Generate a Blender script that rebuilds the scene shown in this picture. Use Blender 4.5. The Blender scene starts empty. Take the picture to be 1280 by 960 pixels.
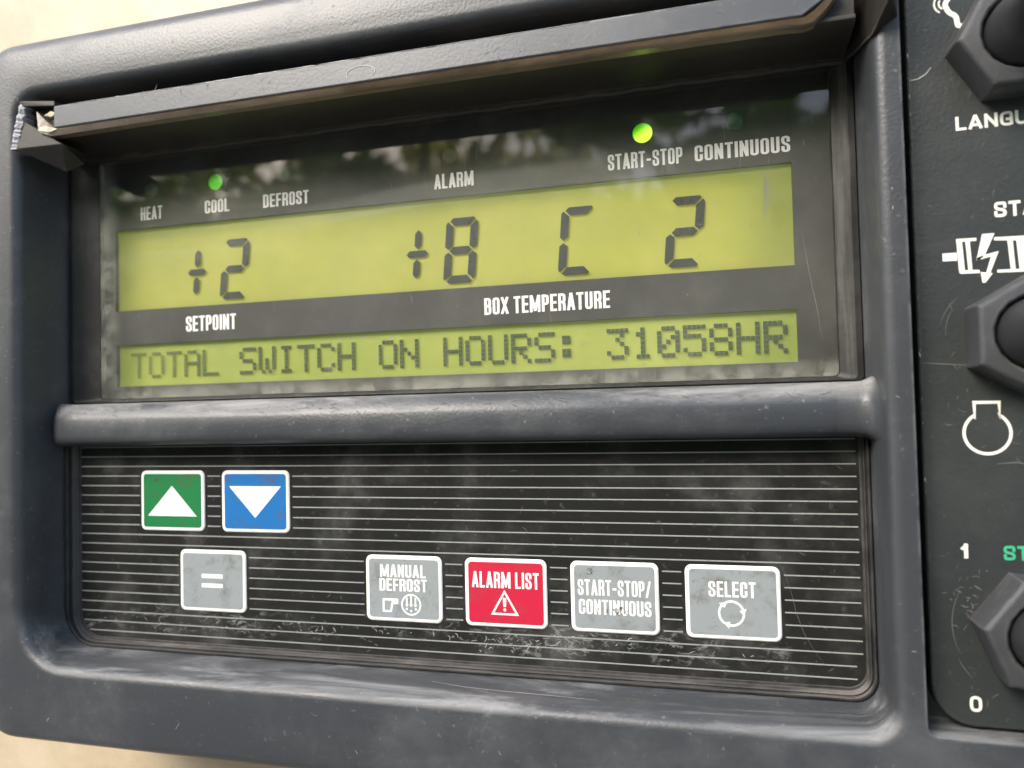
import bpy, bmesh, math, random
from mathutils import Vector, Matrix
R = math.radians
rnd = random.Random(7)
S = bpy.context.scene
COL = S.collection
Z0 = 1.5                                    # height of the panel's middle above the ground, metres

# ------------------------------------------------------------------ camera, sky, sun, exposure
cam_d = bpy.data.cameras.new('camera'); cam = bpy.data.objects.new('camera', cam_d); COL.objects.link(cam)
S.camera = cam
cam_d.sensor_width = 36; cam_d.lens = 27; cam_d.clip_start = 0.005; cam_d.clip_end = 500
# axes of the phone camera in the panel's frame (x right, y up, z out of the panel)
RM = [[0.9632641, 0.0315939, 0.2666909], [-0.0237698, 0.9991885, -0.0325157], [-0.2675018, 0.0249820, 0.9632335]]
cam.matrix_world = Matrix(((RM[0][0], RM[0][1], RM[0][2], 0.0),
                           (-RM[2][0], -RM[2][1], -RM[2][2], -0.12884),
                           (RM[1][0], RM[1][1], RM[1][2], Z0),
                           (0, 0, 0, 1)))
cam_d.dof.use_dof = True; cam_d.dof.focus_distance = 0.124; cam_d.dof.aperture_fstop = 19

SUN_ELEV, SUN_AZ = 35, -34                  # azimuth measured from straight out of the panel, + to the right
sx = math.cos(R(SUN_ELEV)) * math.sin(R(SUN_AZ)); sy = -math.cos(R(SUN_ELEV)) * math.cos(R(SUN_AZ)); sz = math.sin(R(SUN_ELEV))
W = bpy.data.worlds.new('World'); S.world = W; W.use_nodes = True
nt = W.node_tree; bg = nt.nodes['Background']
sky = nt.nodes.new('ShaderNodeTexSky'); sky.sky_type = 'NISHITA'; sky.sun_disc = False
sky.sun_elevation = R(SUN_ELEV); sky.sun_rotation = math.atan2(sx, sy); sky.dust_density = 3.0; sky.air_density = 1.0
nt.links.new(sky.outputs[0], bg.inputs[0]); bg.inputs[1].default_value = 0.13
sun_d = bpy.data.lights.new('sun', 'SUN'); sun_d.energy = 1.5; sun_d.angle = R(30); sun_d.color = (1, .965, .92)
sun = bpy.data.objects.new('sun', sun_d); COL.objects.link(sun)
sun.rotation_euler = Vector((sx, sy, sz)).to_track_quat('Z', 'Y').to_euler(); sun.location = (sx * 5, sy * 5, sz * 5)
S.view_settings.view_transform = 'Standard'; S.view_settings.look = 'None'
S.view_settings.exposure = 1.55; S.view_settings.gamma = 1
S.cycles.max_bounces = 10; S.cycles.transparent_max_bounces = 12

# ------------------------------------------------------------------ materials
class N:
    """small node-tree helper"""
    def __init__(s, name):
        s.m = bpy.data.materials.new(name); s.m.use_nodes = True; s.t = s.m.node_tree
        s.p = s.t.nodes['Principled BSDF']; s.out = s.t.nodes['Material Output']
        s.tc = s.t.nodes.new('ShaderNodeTexCoord')
    def n(s, typ, **kw):
        x = s.t.nodes.new(typ)
        for k, v in kw.items():
            if k in x.inputs.keys() if isinstance(k, str) else False: x.inputs[k].default_value = v
            else: setattr(x, k, v)
        return x
    def l(s, a, b): s.t.links.new(a, b)
    def noise(s, scale, detail=4, rough=.6, stretch=None, src='Object', dist=0):
        x = s.t.nodes.new('ShaderNodeTexNoise'); x.inputs['Scale'].default_value = scale
        x.inputs['Detail'].default_value = detail; x.inputs['Roughness'].default_value = rough; x.inputs['Distortion'].default_value = dist
        mp = s.t.nodes.new('ShaderNodeMapping'); s.l(s.tc.outputs[src], mp.inputs[0])
        if stretch: mp.inputs['Scale'].default_value = stretch[:3]
        if stretch and len(stretch) > 3: mp.inputs['Rotation'].default_value = (0, stretch[3], 0)
        s.l(mp.outputs[0], x.inputs['Vector']); return x.outputs[0]
    def ramp(s, fac, a, b, lo=0., hi=1.):
        x = s.t.nodes.new('ShaderNodeMapRange'); x.clamp = True; x.interpolation_type = 'SMOOTHSTEP'
        s.l(fac, x.inputs[0]); x.inputs[1].default_value = a; x.inputs[2].default_value = b
        x.inputs[3].default_value = lo; x.inputs[4].default_value = hi; return x.outputs[0]
    def math(s, op, a, b=None):
        x = s.t.nodes.new('ShaderNodeMath'); x.operation = op
        for i, q in enumerate((a, b)):
            if q is None: continue
            if isinstance(q, (int, float)): x.inputs[i].default_value = q
            else: s.l(q, x.inputs[i])
        return x.outputs[0]
    def mix(s, fac, a, b):
        x = s.t.nodes.new('ShaderNodeMix'); x.data_type = 'RGBA'
        for sock, q in ((x.inputs[0], fac), (x.inputs[6], a), (x.inputs[7], b)):
            if isinstance(q, (int, float)): sock.default_value = q
            elif isinstance(q, tuple): sock.default_value = (*q, 1)
            else: s.l(q, sock)
        return x.outputs[2]
    def bump(s, h, strength, dist=.0003, nrm=None):
        x = s.t.nodes.new('ShaderNodeBump'); x.inputs['Strength'].default_value = strength; x.inputs['Distance'].default_value = dist
        s.l(h, x.inputs['Height'])
        if nrm is not None: s.l(nrm, x.inputs['Normal'])
        return x.outputs[0]
    def set(s, **kw):
        for k, v in kw.items():
            sock = s.p.inputs[k.replace('_', ' ')]
            if isinstance(v, tuple): sock.default_value = (*v, 1)
            elif isinstance(v, (int, float)): sock.default_value = v
            else: s.l(v, sock)

def plastic(name, base, dust, dust_amt=.5, rough=.45, grain=.35, bevel=.0003):
    m = N(name)
    big = m.ramp(m.noise(38, 7, .7), .45, .75)
    streak = m.ramp(m.noise(150, 6, .7, (.25, 1, 1, .25)), .54, .80)
    fleck = m.ramp(m.noise(1100, 3, .6), .64, .76)
    patch = m.ramp(m.noise(190, 7, .75, dist=.8), .56, .74)
    geo = m.n('ShaderNodeNewGeometry'); sep = m.n('ShaderNodeSeparateXYZ'); m.l(geo.outputs['Normal'], sep.inputs[0])
    up = m.ramp(sep.outputs[2], .1, .8)
    bv = m.n('ShaderNodeBevel'); bv.samples = 4; bv.inputs['Radius'].default_value = bevel
    bw = m.n('ShaderNodeBevel'); bw.samples = 6; bw.inputs['Radius'].default_value = .0007
    dt = m.n('ShaderNodeVectorMath'); dt.operation = 'DOT_PRODUCT'; m.l(bw.outputs[0], dt.inputs[0]); m.l(geo.outputs['Normal'], dt.inputs[1])
    edge = m.math('MULTIPLY', m.ramp(dt.outputs['Value'], .995, .93), m.ramp(m.noise(260, 5, .7), .36, .62))     # rubbed, dusty edges
    f = m.math('ADD', m.math('MULTIPLY', big, .26), m.math('MULTIPLY', streak, .22))
    f = m.math('ADD', f, m.math('MULTIPLY', fleck, .55))
    f = m.math('ADD', f, m.math('MULTIPLY', m.math('MULTIPLY', patch, big), .55))
    f = m.math('ADD', f, m.math('MULTIPLY', m.math('MULTIPLY', up, m.math('ADD', m.ramp(m.noise(95, 7, .72, (.22, 1, 1), dist=.7), .44, .70), .05)), 1.5))
    f = m.math('MINIMUM', m.math('MULTIPLY', m.math('ADD', m.math('MULTIPLY', f, 1.45), m.math('MULTIPLY', edge, .9)), dust_amt), 1)
    m.set(Base_Color=m.mix(f, base, dust), Roughness=m.ramp(f, 0, .5, rough, rough + .25))
    g = m.noise(1900, 2, .5)
    m.set(Normal=m.bump(g, grain, .00012, bv.outputs[0]))
    return m.m

def simple(name, base, rough=.5, var=.12, scale=300, bumps=0., emis=None, es=0.):
    m = N(name)
    v = m.noise(scale, 5, .6)
    m.set(Base_Color=m.mix(m.ramp(v, .3, .7), tuple(c * (1 - var) for c in base), tuple(min(1, c * (1 + var)) for c in base)), Roughness=rough)
    if bumps: m.set(Normal=m.bump(v, bumps, .0002))
    if emis: m.set(Emission_Color=emis, Emission_Strength=es)
    return m.m

def ink(name, col, wear=.25, scale=700):
    m = N(name)
    w = m.ramp(m.noise(scale, 4, .7), .60, .72, 0, wear)
    m.set(Base_Color=m.mix(w, col, tuple(c * .35 for c in col)), Roughness=.55)
    return m.m

M = {}
M['bezel'] = plastic('charcoal_plastic', (.039, .043, .048), (.20, .205, .205), .55, .38)
M['bar'] = plastic('worn_charcoal_plastic', (.042, .046, .051), (.24, .24, .235), .6, .36)
M['hood'] = plastic('brown_dust_plastic', (.016, .0135, .011), (.12, .10, .075), .5, .5, .2)
M['strip'] = plastic('grey_strip_plastic', (.070, .076, .086), (.26, .26, .26), .35, .34, .14)
M['torn'] = plastic('torn_plastic', (.10, .105, .12), (.42, .43, .46), 1.2, .5, 1.6)
M['plate'] = plastic('switch_plate_plastic', (.024, .028, .027), (.14, .14, .13), .30, .45, .45)
M['nut'] = plastic('rubber_nut_plastic', (.036, .038, .042), (.17, .165, .16), .36, .5, .4, .0006)
M['boot'] = plastic('rubber_boot', (.018, .019, .021), (.10, .10, .10), .22, .5, .25)
M['gasket'] = plastic('rubber_gasket', (.017, .017, .017), (.13, .12, .11), .4, .5, .3)
M['scratch'] = simple('pale_scratch', (.42, .41, .39), .7)
M['faint'] = simple('faint_scratch', (.15, .148, .14), .7)
M['grime'] = simple('dark_grime', (.07, .055, .035), .8, .4, 900)
M['white'] = ink('white_ink', (.88, .87, .82), .18)
M['cream_ink'] = ink('cream_ink', (.82, .80, .70), .12)
M['green_ink'] = ink('green_ink', (.04, .40, .20), .2)
M['btn_white'] = ink('button_white', (.80, .80, .75), .16, 500)
def btn(name, c, dirt):
    m = N(name)
    a = m.ramp(m.noise(230, 6, .7), .50, .74, 0, dirt); b = m.ramp(m.noise(1800, 3, .6), .62, .74, 0, dirt * .7)
    f = m.math('MAXIMUM', a, b)
    m.set(Base_Color=m.mix(f, c, (.09, .08, .055)), Roughness=.42, Normal=m.bump(m.noise(2200, 2), .12, .0001)); return m.m
M['btn_green'] = btn('button_green', (.005, .155, .042), .8)
M['btn_blue'] = btn('button_blue', (.006, .130, .37), .7)
M['btn_red'] = btn('button_red', (.47, .011, .040), .35)
M['btn_grey'] = btn('button_grey', (.25, .275, .28), .65)

def make_membrane():
    m = N('black_membrane')
    d1 = m.ramp(m.noise(60, 7, .7), .46, .75); d2 = m.ramp(m.noise(700, 4, .7), .60, .75)
    f = m.math('ADD', m.math('MULTIPLY', d1, .16), m.math('MULTIPLY', d2, .14))
    sp = m.n('ShaderNodeSeparateXYZ'); m.l(m.tc.outputs['Object'], sp.inputs[0])        # dried residue wiped along the lower edge
    band = m.math('MULTIPLY', m.ramp(sp.outputs[2], .0008, .0032), m.ramp(sp.outputs[2], .0085, .0050))
    res = m.math('MULTIPLY', m.math('MULTIPLY', band, m.ramp(m.noise(70, 3, .6), .42, .62)), m.ramp(m.noise(800, 6, .75, (.45, 1, 1, -.5), dist=1.2), .50, .66))
    f = m.math('MINIMUM', m.math('ADD', f, m.math('MULTIPLY', res, .6)), 1)
    m.set(Base_Color=m.mix(f, (.016, .0155, .0145), (.34, .34, .32)), Roughness=m.ramp(d1, 0, 1, .30, .5), Specular_IOR_Level=.32, Normal=m.bump(m.noise(1300, 3), .12, .0001))
    return m.m
M['membrane'] = make_membrane()
M['stripe'] = ink('pale_stripe', (.26, .28, .26), .5, 350)

def make_mask():
    m = N('black_display_mask'); d = m.ramp(m.noise(90, 6, .7), .4, .75)
    m.set(Base_Color=m.mix(m.math('MULTIPLY', d, .10), (.020, .020, .018), (.3, .3, .26)), Roughness=.6); return m.m
M['mask'] = make_mask()

def make_pane():
    """clear plastic window: mirror-like at the surface, dusty, wiped in streaks"""
    m = N('dusty_clear_plastic'); t = m.t
    tr = m.n('ShaderNodeBsdfTransparent'); gl = m.n('ShaderNodeBsdfGlossy'); gl.inputs['Roughness'].default_value = .03
    df = m.n('ShaderNodeBsdfDiffuse'); df.inputs['Color'].default_value = (.60, .60, .50, 1)
    fr = m.n('ShaderNodeFresnel'); fr.inputs['IOR'].default_value = 1.58
    geo = m.n('ShaderNodeNewGeometry'); front = m.math('SUBTRACT', 1, geo.outputs['Backfacing'])
    mx = m.n('ShaderNodeMixShader'); m.l(m.math('MULTIPLY', fr.outputs[0], front), mx.inputs[0]); m.l(tr.outputs[0], mx.inputs[1]); m.l(gl.outputs[0], mx.inputs[2])
    film = m.ramp(m.noise(35, 5, .6), .3, .75, .022, .08)
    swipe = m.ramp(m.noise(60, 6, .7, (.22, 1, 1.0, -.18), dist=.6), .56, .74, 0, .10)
    rain = m.ramp(m.noise(420, 4, .7, (1, 1, .045, .04)), .62, .74, 0, .12)
    fleck = m.ramp(m.noise(1300, 3, .6), .70, .78, 0, .30)
    sp = m.n('ShaderNodeSeparateXYZ'); m.l(m.tc.outputs['Object'], sp.inputs[0])      # pale curved smear painting in a reflection over the top of the upper screen
    x_, z_ = sp.outputs[0], sp.outputs[2]
    arc = m.math('ADD', z_, m.math('MULTIPLY', m.math('MULTIPLY', m.math('SUBTRACT', x_, .030), m.math('SUBTRACT', x_, .030)), 1.3))
    reflect_smear = m.math('MULTIPLY', m.ramp(arc, .0335, .0350), m.ramp(arc, .0390, .0375)); reflect_smear = m.math('MULTIPLY', reflect_smear, m.math('MULTIPLY', m.ramp(x_, -.035, .0, 0, 1), m.ramp(x_, .068, .055)))
    reflect_smear = m.math('MULTIPLY', reflect_smear, m.ramp(m.noise(120, 5, .65, (.12, 1, 1)), .25, .7, .04, .15))
    rim = m.math('MAXIMUM', m.ramp(z_, .0042, .0010), m.ramp(x_, -.0612, -.0660))                # dust that has settled along the frame
    rim = m.math('MULTIPLY', rim, m.ramp(m.noise(240, 6, .7), .36, .66, .06, .30))
    film = m.math('ADD', film, rim)
    f = m.math('ADD', m.math('ADD', m.math('ADD', film, reflect_smear), swipe), m.math('ADD', rain, fleck))
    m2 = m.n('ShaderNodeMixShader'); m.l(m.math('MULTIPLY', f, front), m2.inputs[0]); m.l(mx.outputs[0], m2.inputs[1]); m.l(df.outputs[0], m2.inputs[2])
    m.l(m2.outputs[0], m.out.inputs[0]); return m.m
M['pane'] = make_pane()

def make_frost():
    m = N('clear_moulded_edge')
    d = m.ramp(m.noise(110, 6, .7), .4, .72); r = m.ramp(m.noise(380, 4, .7, (1, 1, .06)), .55, .75)
    f = m.math('ADD', m.math('MULTIPLY', d, .12), m.math('MULTIPLY', r, .16))
    m.set(Base_Color=m.mix(f, (.020, .020, .019), (.24, .23, .20)), Roughness=.5, Specular_IOR_Level=.3, Normal=m.bump(m.noise(900, 3), .2, .0001)); return m.m
M['frost'] = make_frost()

def make_acrylic():
    m = N('yellowed_acrylic')
    d = m.ramp(m.noise(160, 6, .7, (.3, 1, 1)), .35, .7)
    m.set(Base_Color=m.mix(d, (.12, .075, .04), (.30, .22, .135)), Roughness=.3, Normal=m.bump(m.noise(500, 4), .4, .0003)); m.p.inputs['Transmission Weight'].default_value = .25
    return m.m
M['acrylic'] = make_acrylic()
M['chip'] = simple('broken_white_acrylic', (.40, .36, .26), .5, .35, 900, .5)

def make_lcd(name, c, e, strength):
    """reflective green-yellow LCD with a backlight that dies away at the rim and hood shade painted in at the top"""
    m = N(name); sp = m.n('ShaderNodeSeparateXYZ'); m.l(m.tc.outputs['Generated'], sp.inputs[0])
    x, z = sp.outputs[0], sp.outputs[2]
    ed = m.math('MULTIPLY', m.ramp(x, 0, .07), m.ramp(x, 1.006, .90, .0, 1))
    ed = m.math('MULTIPLY', ed, m.math('MULTIPLY', m.ramp(z, 1.0, .78, .25, 1), m.ramp(z, -.10, .10)))  # the fade at the top also paints in the hood's shadow
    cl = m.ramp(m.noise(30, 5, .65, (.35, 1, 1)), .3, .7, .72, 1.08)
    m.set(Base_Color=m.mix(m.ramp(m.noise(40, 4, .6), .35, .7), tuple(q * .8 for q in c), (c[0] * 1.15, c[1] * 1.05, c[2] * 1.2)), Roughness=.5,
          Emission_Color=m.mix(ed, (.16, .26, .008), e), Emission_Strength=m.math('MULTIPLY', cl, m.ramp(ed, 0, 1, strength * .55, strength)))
    return m.m
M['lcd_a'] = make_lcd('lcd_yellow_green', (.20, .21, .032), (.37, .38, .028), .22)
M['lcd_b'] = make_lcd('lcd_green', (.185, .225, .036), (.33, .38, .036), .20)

def make_segment(name, lo, hi, col):
    m = N(name); sp = m.n('ShaderNodeSeparateXYZ'); m.l(m.tc.outputs['Generated'], sp.inputs[0])
    tr = m.n('ShaderNodeBsdfTransparent'); mx = m.n('ShaderNodeMixShader')
    f = m.math('MULTIPLY', m.ramp(sp.outputs[0], 0, .3, lo, hi), m.ramp(m.noise(160, 4, .6), .3, .6, .82, 1))
    m.set(Base_Color=col, Roughness=.6)
    m.l(f, mx.inputs[0]); m.l(tr.outputs[0], mx.inputs[1]); m.l(m.p.outputs[0], mx.inputs[2]); m.l(mx.outputs[0], m.out.inputs[0]); return m.m
M['seg'] = make_segment('lcd_black_segment', .93, .99, (.010, .016, .014))
M['dot'] = make_segment('lcd_grey_dot', .34, .74, (.03, .055, .022))

def lamp_mat(name, base, e, s):
    m = N(name); sp = m.n('ShaderNodeSeparateXYZ'); m.l(m.tc.outputs['Generated'], sp.inputs[0])      # the die sits low and to one side in the lens
    g = m.ramp(m.math('SUBTRACT', m.math('MULTIPLY', sp.outputs[0], .6), sp.outputs[2]), -.70, .10, .18, 1.15)
    m.set(Base_Color=base, Roughness=.25, Emission_Color=m.mix(m.ramp(g, .4, 1.1), e, (.55, 1, .05) if s > .3 else e), Emission_Strength=m.math('MULTIPLY', g, s)); return m.m
M['led_on'] = lamp_mat('lit_green_lamp', (.1, .5, .02), (.22, 1, .0), .50)
M['led_dim'] = lamp_mat('dim_green_lamp', (.05, .3, .03), (.16, .8, .05), .17)
M['led_off'] = lamp_mat('unlit_lamp', (.10, .11, .085), (0, 0, 0), 0)
M['led_off_green'] = lamp_mat('unlit_green_lamp', (.03, .10, .045), (0, 0, 0), 0)

def make_cream():
    m = N('cream_paint')
    v = m.ramp(m.noise(30, 7, .7), .35, .7); cr = m.ramp(m.noise(60, 8, .75, dist=1.5), .495, .505, 0, 1)
    m.set(Base_Color=m.mix(v, (.41, .32, .21), (.53, .44, .31)), Roughness=.45, Normal=m.bump(m.noise(300, 4), .25, .0004)); return m.m
M['cream'] = make_cream()
M['ground'] = simple('dry_ground', (.27, .245, .20), .9, .25, 1.2)
M['bark'] = simple('bark', (.10, .075, .05), .9, .3, 9)
def leaf(name, c):
    m = N(name); oi = m.n('ShaderNodeNewGeometry')
    m.set(Base_Color=m.mix(oi.outputs['Random Per Island'], tuple(q * .6 for q in c), tuple(q * 1.5 for q in c)), Roughness=.5)
    tl = m.n('ShaderNodeBsdfTranslucent'); tl.inputs[0].default_value = (c[0] * 2.2, c[1] * 2.4, c[2] * 1.5, 1); mx = m.n('ShaderNodeMixShader'); mx.inputs[0].default_value = .78
    m.l(m.p.outputs[0], mx.inputs[1]); m.l(tl.outputs[0], mx.inputs[2]); m.l(mx.outputs[0], m.out.inputs[0]); return m.m
M['leaf'] = leaf('leaf_green', (.12, .18, .05)); M['leaf_b'] = leaf('leaf_olive', (.30, .27, .085))

# ------------------------------------------------------------------ mesh helpers: panel coordinates u (right), v (up), h (out of the panel), millimetres
def P(u, v, h): return Vector((u / 1000, -h / 1000, v / 1000 + Z0))
ORIG = {}
class MB:
    def __init__(s): s.v = []; s.f = []; s.mi = []
    def add(s, pts, faces, mi=0):
        b = len(s.v); s.v += [tuple(p) for p in pts]
        for f in faces: s.f.append([b + i for i in f]); s.mi.append(mi)
    def poly(s, pts, h, mi=0): s.add([(p[0], p[1], h) for p in pts], [list(range(len(pts)))], mi)
    def prism(s, pts, h0, h1, mi=0, bottom=True):
        """pts counter-clockwise in (u, v)"""
        if sum(pts[i - 1][0] * pts[i][1] - pts[i][0] * pts[i - 1][1] for i in range(len(pts))) < 0: pts = pts[::-1]
        n = len(pts)
        fs = [list(range(n, 2 * n))] + [[i, (i + 1) % n, n + (i + 1) % n, n + i] for i in range(n)]
        if bottom: fs.append(list(range(n))[::-1])
        s.add([(p[0], p[1], h0) for p in pts] + [(p[0], p[1], h1) for p in pts], fs, mi)
    def box(s, u0, u1, v0, v1, h0, h1, mi=0): s.prism([(u0, v0), (u1, v0), (u1, v1), (u0, v1)], h0, h1, mi)
    def loft(s, loops, closed=True, cap0=False, cap1=False, mi=0):
        n = len(loops[0]); b = len(s.v)
        for L in loops: s.v += [tuple(p) for p in L]
        for k in range(len(loops) - 1):
            for i in range(n if closed else n - 1):
                j = (i + 1) % n; a = b + k * n; c = a + n
                s.f.append([a + i, a + j, c + j, c + i]); s.mi.append(mi)
        if cap0: s.f.append([b + i for i in range(n)][::-1]); s.mi.append(mi)
        if cap1: s.f.append([b + (len(loops) - 1) * n + i for i in range(n)]); s.mi.append(mi)
    def hull(s, pts, mi=0):
        bm = bmesh.new(); [bm.verts.new(p) for p in pts]
        r = bmesh.ops.convex_hull(bm, input=bm.verts)
        bmesh.ops.delete(bm, geom=[g for g in r['geom_interior'] if isinstance(g, bmesh.types.BMVert)], context='VERTS')
        bm.verts.index_update(); bm.normal_update()
        s.add([tuple(v.co) for v in bm.verts], [[v.index for v in f.verts] for f in bm.faces], mi); bm.free()
    def ribbon(s, pts, h, w, mi=0, taper=True, on=None):
        n = len(pts); L = []; Rr = []; on = on or (lambda a_, b_: (a_, b_, h))
        for i in range(n):
            a = Vector(pts[max(0, i - 1)]); b = Vector(pts[min(n - 1, i + 1)]); d = (b - a); d = d.normalized() if d.length else Vector((1, 0))
            k = w / 2 * (math.sin(math.pi * (i + .25) / (n - .5)) ** .6 if taper else 1)
            p = Vector(pts[i]); q = Vector((-d.y, d.x)) * k; L.append(on(*(p - q))); Rr.append(on(*(p + q)))
        s.loft([[a, b] for a, b in zip(L, Rr)][::-1], closed=False, mi=mi)
    def build(s, name, mats, parent=None, smooth=None, label=None, lift=0., ref=0.):
        if lift:                            # set the piece `lift` mm further out; it was measured `ref` mm out of the panel
            k_ = (128.84 - ref - lift) / (128.84 - ref); s.v = [(u * k_, v * k_, h + lift) for u, v, h in s.v]
        o0 = ORIG.get(parent.name, (0, 0, 0)) if parent else (0, 0, 0)
        me = bpy.data.meshes.new(name)
        if parent: vs = [((u - o0[0]) / 1000, -(h - o0[2]) / 1000, (v - o0[1]) / 1000) for u, v, h in s.v]
        else: vs = [(u / 1000, -h / 1000, v / 1000 + Z0) for u, v, h in s.v]
        me.from_pydata(vs, [], s.f)
        for m in (mats if isinstance(mats, (list, tuple)) else [mats]): me.materials.append(m)
        me.polygons.foreach_set('material_index', s.mi); me.update()
        if smooth:
            me.polygons.foreach_set('use_smooth', [True] * len(me.polygons)); me.set_sharp_from_angle(angle=R(smooth))
        o = bpy.data.objects.new(name, me); COL.objects.link(o)
        if parent: o.parent = parent
        if parent: ORIG[o.name] = o0
        if label: o['label'] = label
        return o
def tag(o, label, cat, group=None, kind=None):
    if label: o['label'] = label
    if cat: o['category'] = cat
    if group: o['group'] = group
    if kind: o['kind'] = kind
    return o
def thing(name, label, cat, o0, group=None):
    e = bpy.data.objects.new(name, None); e.empty_display_size = .01; COL.objects.link(e)
    e.location = P(*o0); ORIG[e.name] = o0
    return tag(e, label, cat, group)
def rr(l, r, b, t, rad, n=8):
    """rounded rectangle, counter-clockwise; rad = one radius or (bottom left, bottom right, top right, top left)"""
    if not isinstance(rad, tuple): rad = (rad,) * 4
    out = []
    for (cx, cy, sx_, sy_, a0), q in zip(((l, b, 1, 1, 180), (r, b, -1, 1, 270), (r, t, -1, -1, 0), (l, t, 1, -1, 90)), rad):
        for i in range(n + 1):
            a = R(a0 + 90 * i / n); out.append((cx + sx_ * q + q * math.cos(a), cy + sy_ * q + q * math.sin(a)))
    return out
def rr3(l, r, b, t, rad, h, n=8): return [(u, v, h) for u, v in rr(l, r, b, t, rad, n)]
def frame_ring(mb, outer, inner, h0, h1, mi=0):
    """ring between two loops with walls"""
    mb.loft([[(u, v, h0) for u, v in outer], [(u, v, h1) for u, v in outer], [(u, v, h1) for u, v in inner], [(u, v, h0) for u, v in inner]], mi=mi)

# ------------------------------------------------------------------ lettering
def round_corners(pts, r, closed):
    out = []; n = len(pts)
    for i, p in enumerate(pts):
        p = Vector(p)
        if not closed and i in (0, n - 1): out.append(p); continue
        a = Vector(pts[i - 1]); b = Vector(pts[(i + 1) % n])
        k = min(r, (a - p).length * .5, (b - p).length * .5)
        s0 = p + (a - p).normalized() * k; s1 = p + (b - p).normalized() * k
        for j in range(6):
            t = j / 5; out.append(s0 * (1 - t) ** 2 + p * 2 * t * (1 - t) + s1 * t * t)
    return out
def stroke(pts, w, closed=False, caps=True):
    """mitred outline strip of a polyline -> list of quads (each 4 points)"""
    pts = [Vector(p) for p in pts]
    pts = [p for i, p in enumerate(pts) if i == 0 or (p - pts[i - 1]).length > 1e-4]
    if closed and (pts[0] - pts[-1]).length < 1e-4: pts.pop()
    n = len(pts)
    if caps and not closed:
        pts[0] = pts[0] + (pts[0] - pts[1]).normalized() * w / 2; pts[-1] = pts[-1] + (pts[-1] - pts[-2]).normalized() * w / 2
    L = []; Q = []
    for i in range(n):
        d0 = (pts[i] - pts[i - 1]) if (i > 0 or closed) else (pts[1] - pts[0])
        d1 = (pts[(i + 1) % n] - pts[i]) if (i < n - 1 or closed) else (pts[-1] - pts[-2])
        d0.normalize(); d1.normalize(); n0 = Vector((-d0.y, d0.x)); n1 = Vector((-d1.y, d1.x))
        m = n0 + n1
        m = m.normalized() if m.length > 1e-6 else n0
        k = w / 2 / max(.45, m.dot(n0)); L.append(pts[i] + m * k); Q.append(pts[i] - m * k)
    return [(Q[i], Q[(i + 1) % n], L[(i + 1) % n], L[i]) for i in range(n if closed else n - 1)]
O_ = [(0, 0), (1, 0), (1, 1), (0, 1)]
GL = {  # width factor, strokes: (points, rounded?, closed?)
 'A': (1.12, [([(0, 0), (.46, 1)], 0, 0), ([(.54, 1), (1, 0)], 0, 0), ([(.28, .24), (.72, .24)], 0, 0)]),
 'B': (1, [([(0, 0), (0, 1)], 0, 0), ([(0, 1), (.95, 1), (.95, .52), (0, .52)], 1, 0), ([(0, .52), (1, .52), (1, 0), (0, 0)], 1, 0)]),
 'C': (1, [([(1, .66), (1, 1), (0, 1), (0, 0), (1, 0), (1, .34)], 1, 0)]),
 'D': (1, [([(0, 0), (0, 1)], 0, 0), ([(0, 1), (1, 1), (1, 0), (0, 0)], 1, 0)]),
 'E': (.86, [([(0, 0), (0, 1)], 0, 0), ([(0, 1), (1, 1)], 0, 0), ([(0, .5), (.9, .5)], 0, 0), ([(0, 0), (1, 0)], 0, 0)]),
 'F': (.82, [([(0, 0), (0, 1)], 0, 0), ([(0, 1), (1, 1)], 0, 0), ([(0, .5), (.9, .5)], 0, 0)]),
 'H': (1, [([(0, 0), (0, 1)], 0, 0), ([(1, 0), (1, 1)], 0, 0), ([(0, .5), (1, .5)], 0, 0)]),
 'I': (.0, [([(0, 0), (0, 1)], 0, 0)]),
 'L': (.80, [([(0, 0), (0, 1)], 0, 0), ([(0, 0), (1, 0)], 0, 0)]),
 'M': (1.75, [([(0, 0), (0, 1)], 0, 0), ([(1, 0), (1, 1)], 0, 0), ([(.06, 1), (.5, .08)], 0, 0), ([(.5, .08), (.94, 1)], 0, 0)]),
 'N': (1.05, [([(0, 0), (0, 1)], 0, 0), ([(1, 0), (1, 1)], 0, 0), ([(.03, .97), (.97, .03)], 0, 0)]),
 'O': (1, [(O_, 1, 1)]),
 'P': (.95, [([(0, 0), (0, 1)], 0, 0), ([(0, 1), (1, 1), (1, .44), (0, .44)], 1, 0)]),
 'R': (1, [([(0, 0), (0, 1)], 0, 0), ([(0, 1), (1, 1), (1, .5), (0, .5)], 1, 0), ([(.82, .5), (1, .3), (1, 0)], 1, 0)]),
 'S': (1, [([(1, .72), (1, 1), (0, 1), (0, .58), (1, .42), (1, 0), (0, 0), (0, .28)], 1, 0)]),
 'T': (.95, [([(0, 1), (1, 1)], 0, 0), ([(.5, 0), (.5, 1)], 0, 0)]),
 'U': (1, [([(0, 1), (0, 0), (1, 0), (1, 1)], 1, 0)]),
 'X': (1.1, [([(0, 0), (1, 1)], 0, 0), ([(0, 1), (1, 0)], 0, 0)]),
 'G': (1, [([(1, .66), (1, 1), (0, 1), (0, 0), (1, 0), (1, .3)], 1, 0), ([(1, .05), (1, .45), (.6, .45)], 0, 0)]),
 '1': (.35, [([(.85, 0), (.85, 1)], 0, 0), ([(.85, .93), (.1, .72)], 0, 0)]),
 '0': (1, [(O_, 1, 1)]),
 '-': (.6, [([(.1, .42), (.9, .42)], 0, 0)]),
 '/': (.8, [([(0, -.02), (1, 1.02)], 0, 0)]),
}
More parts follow.
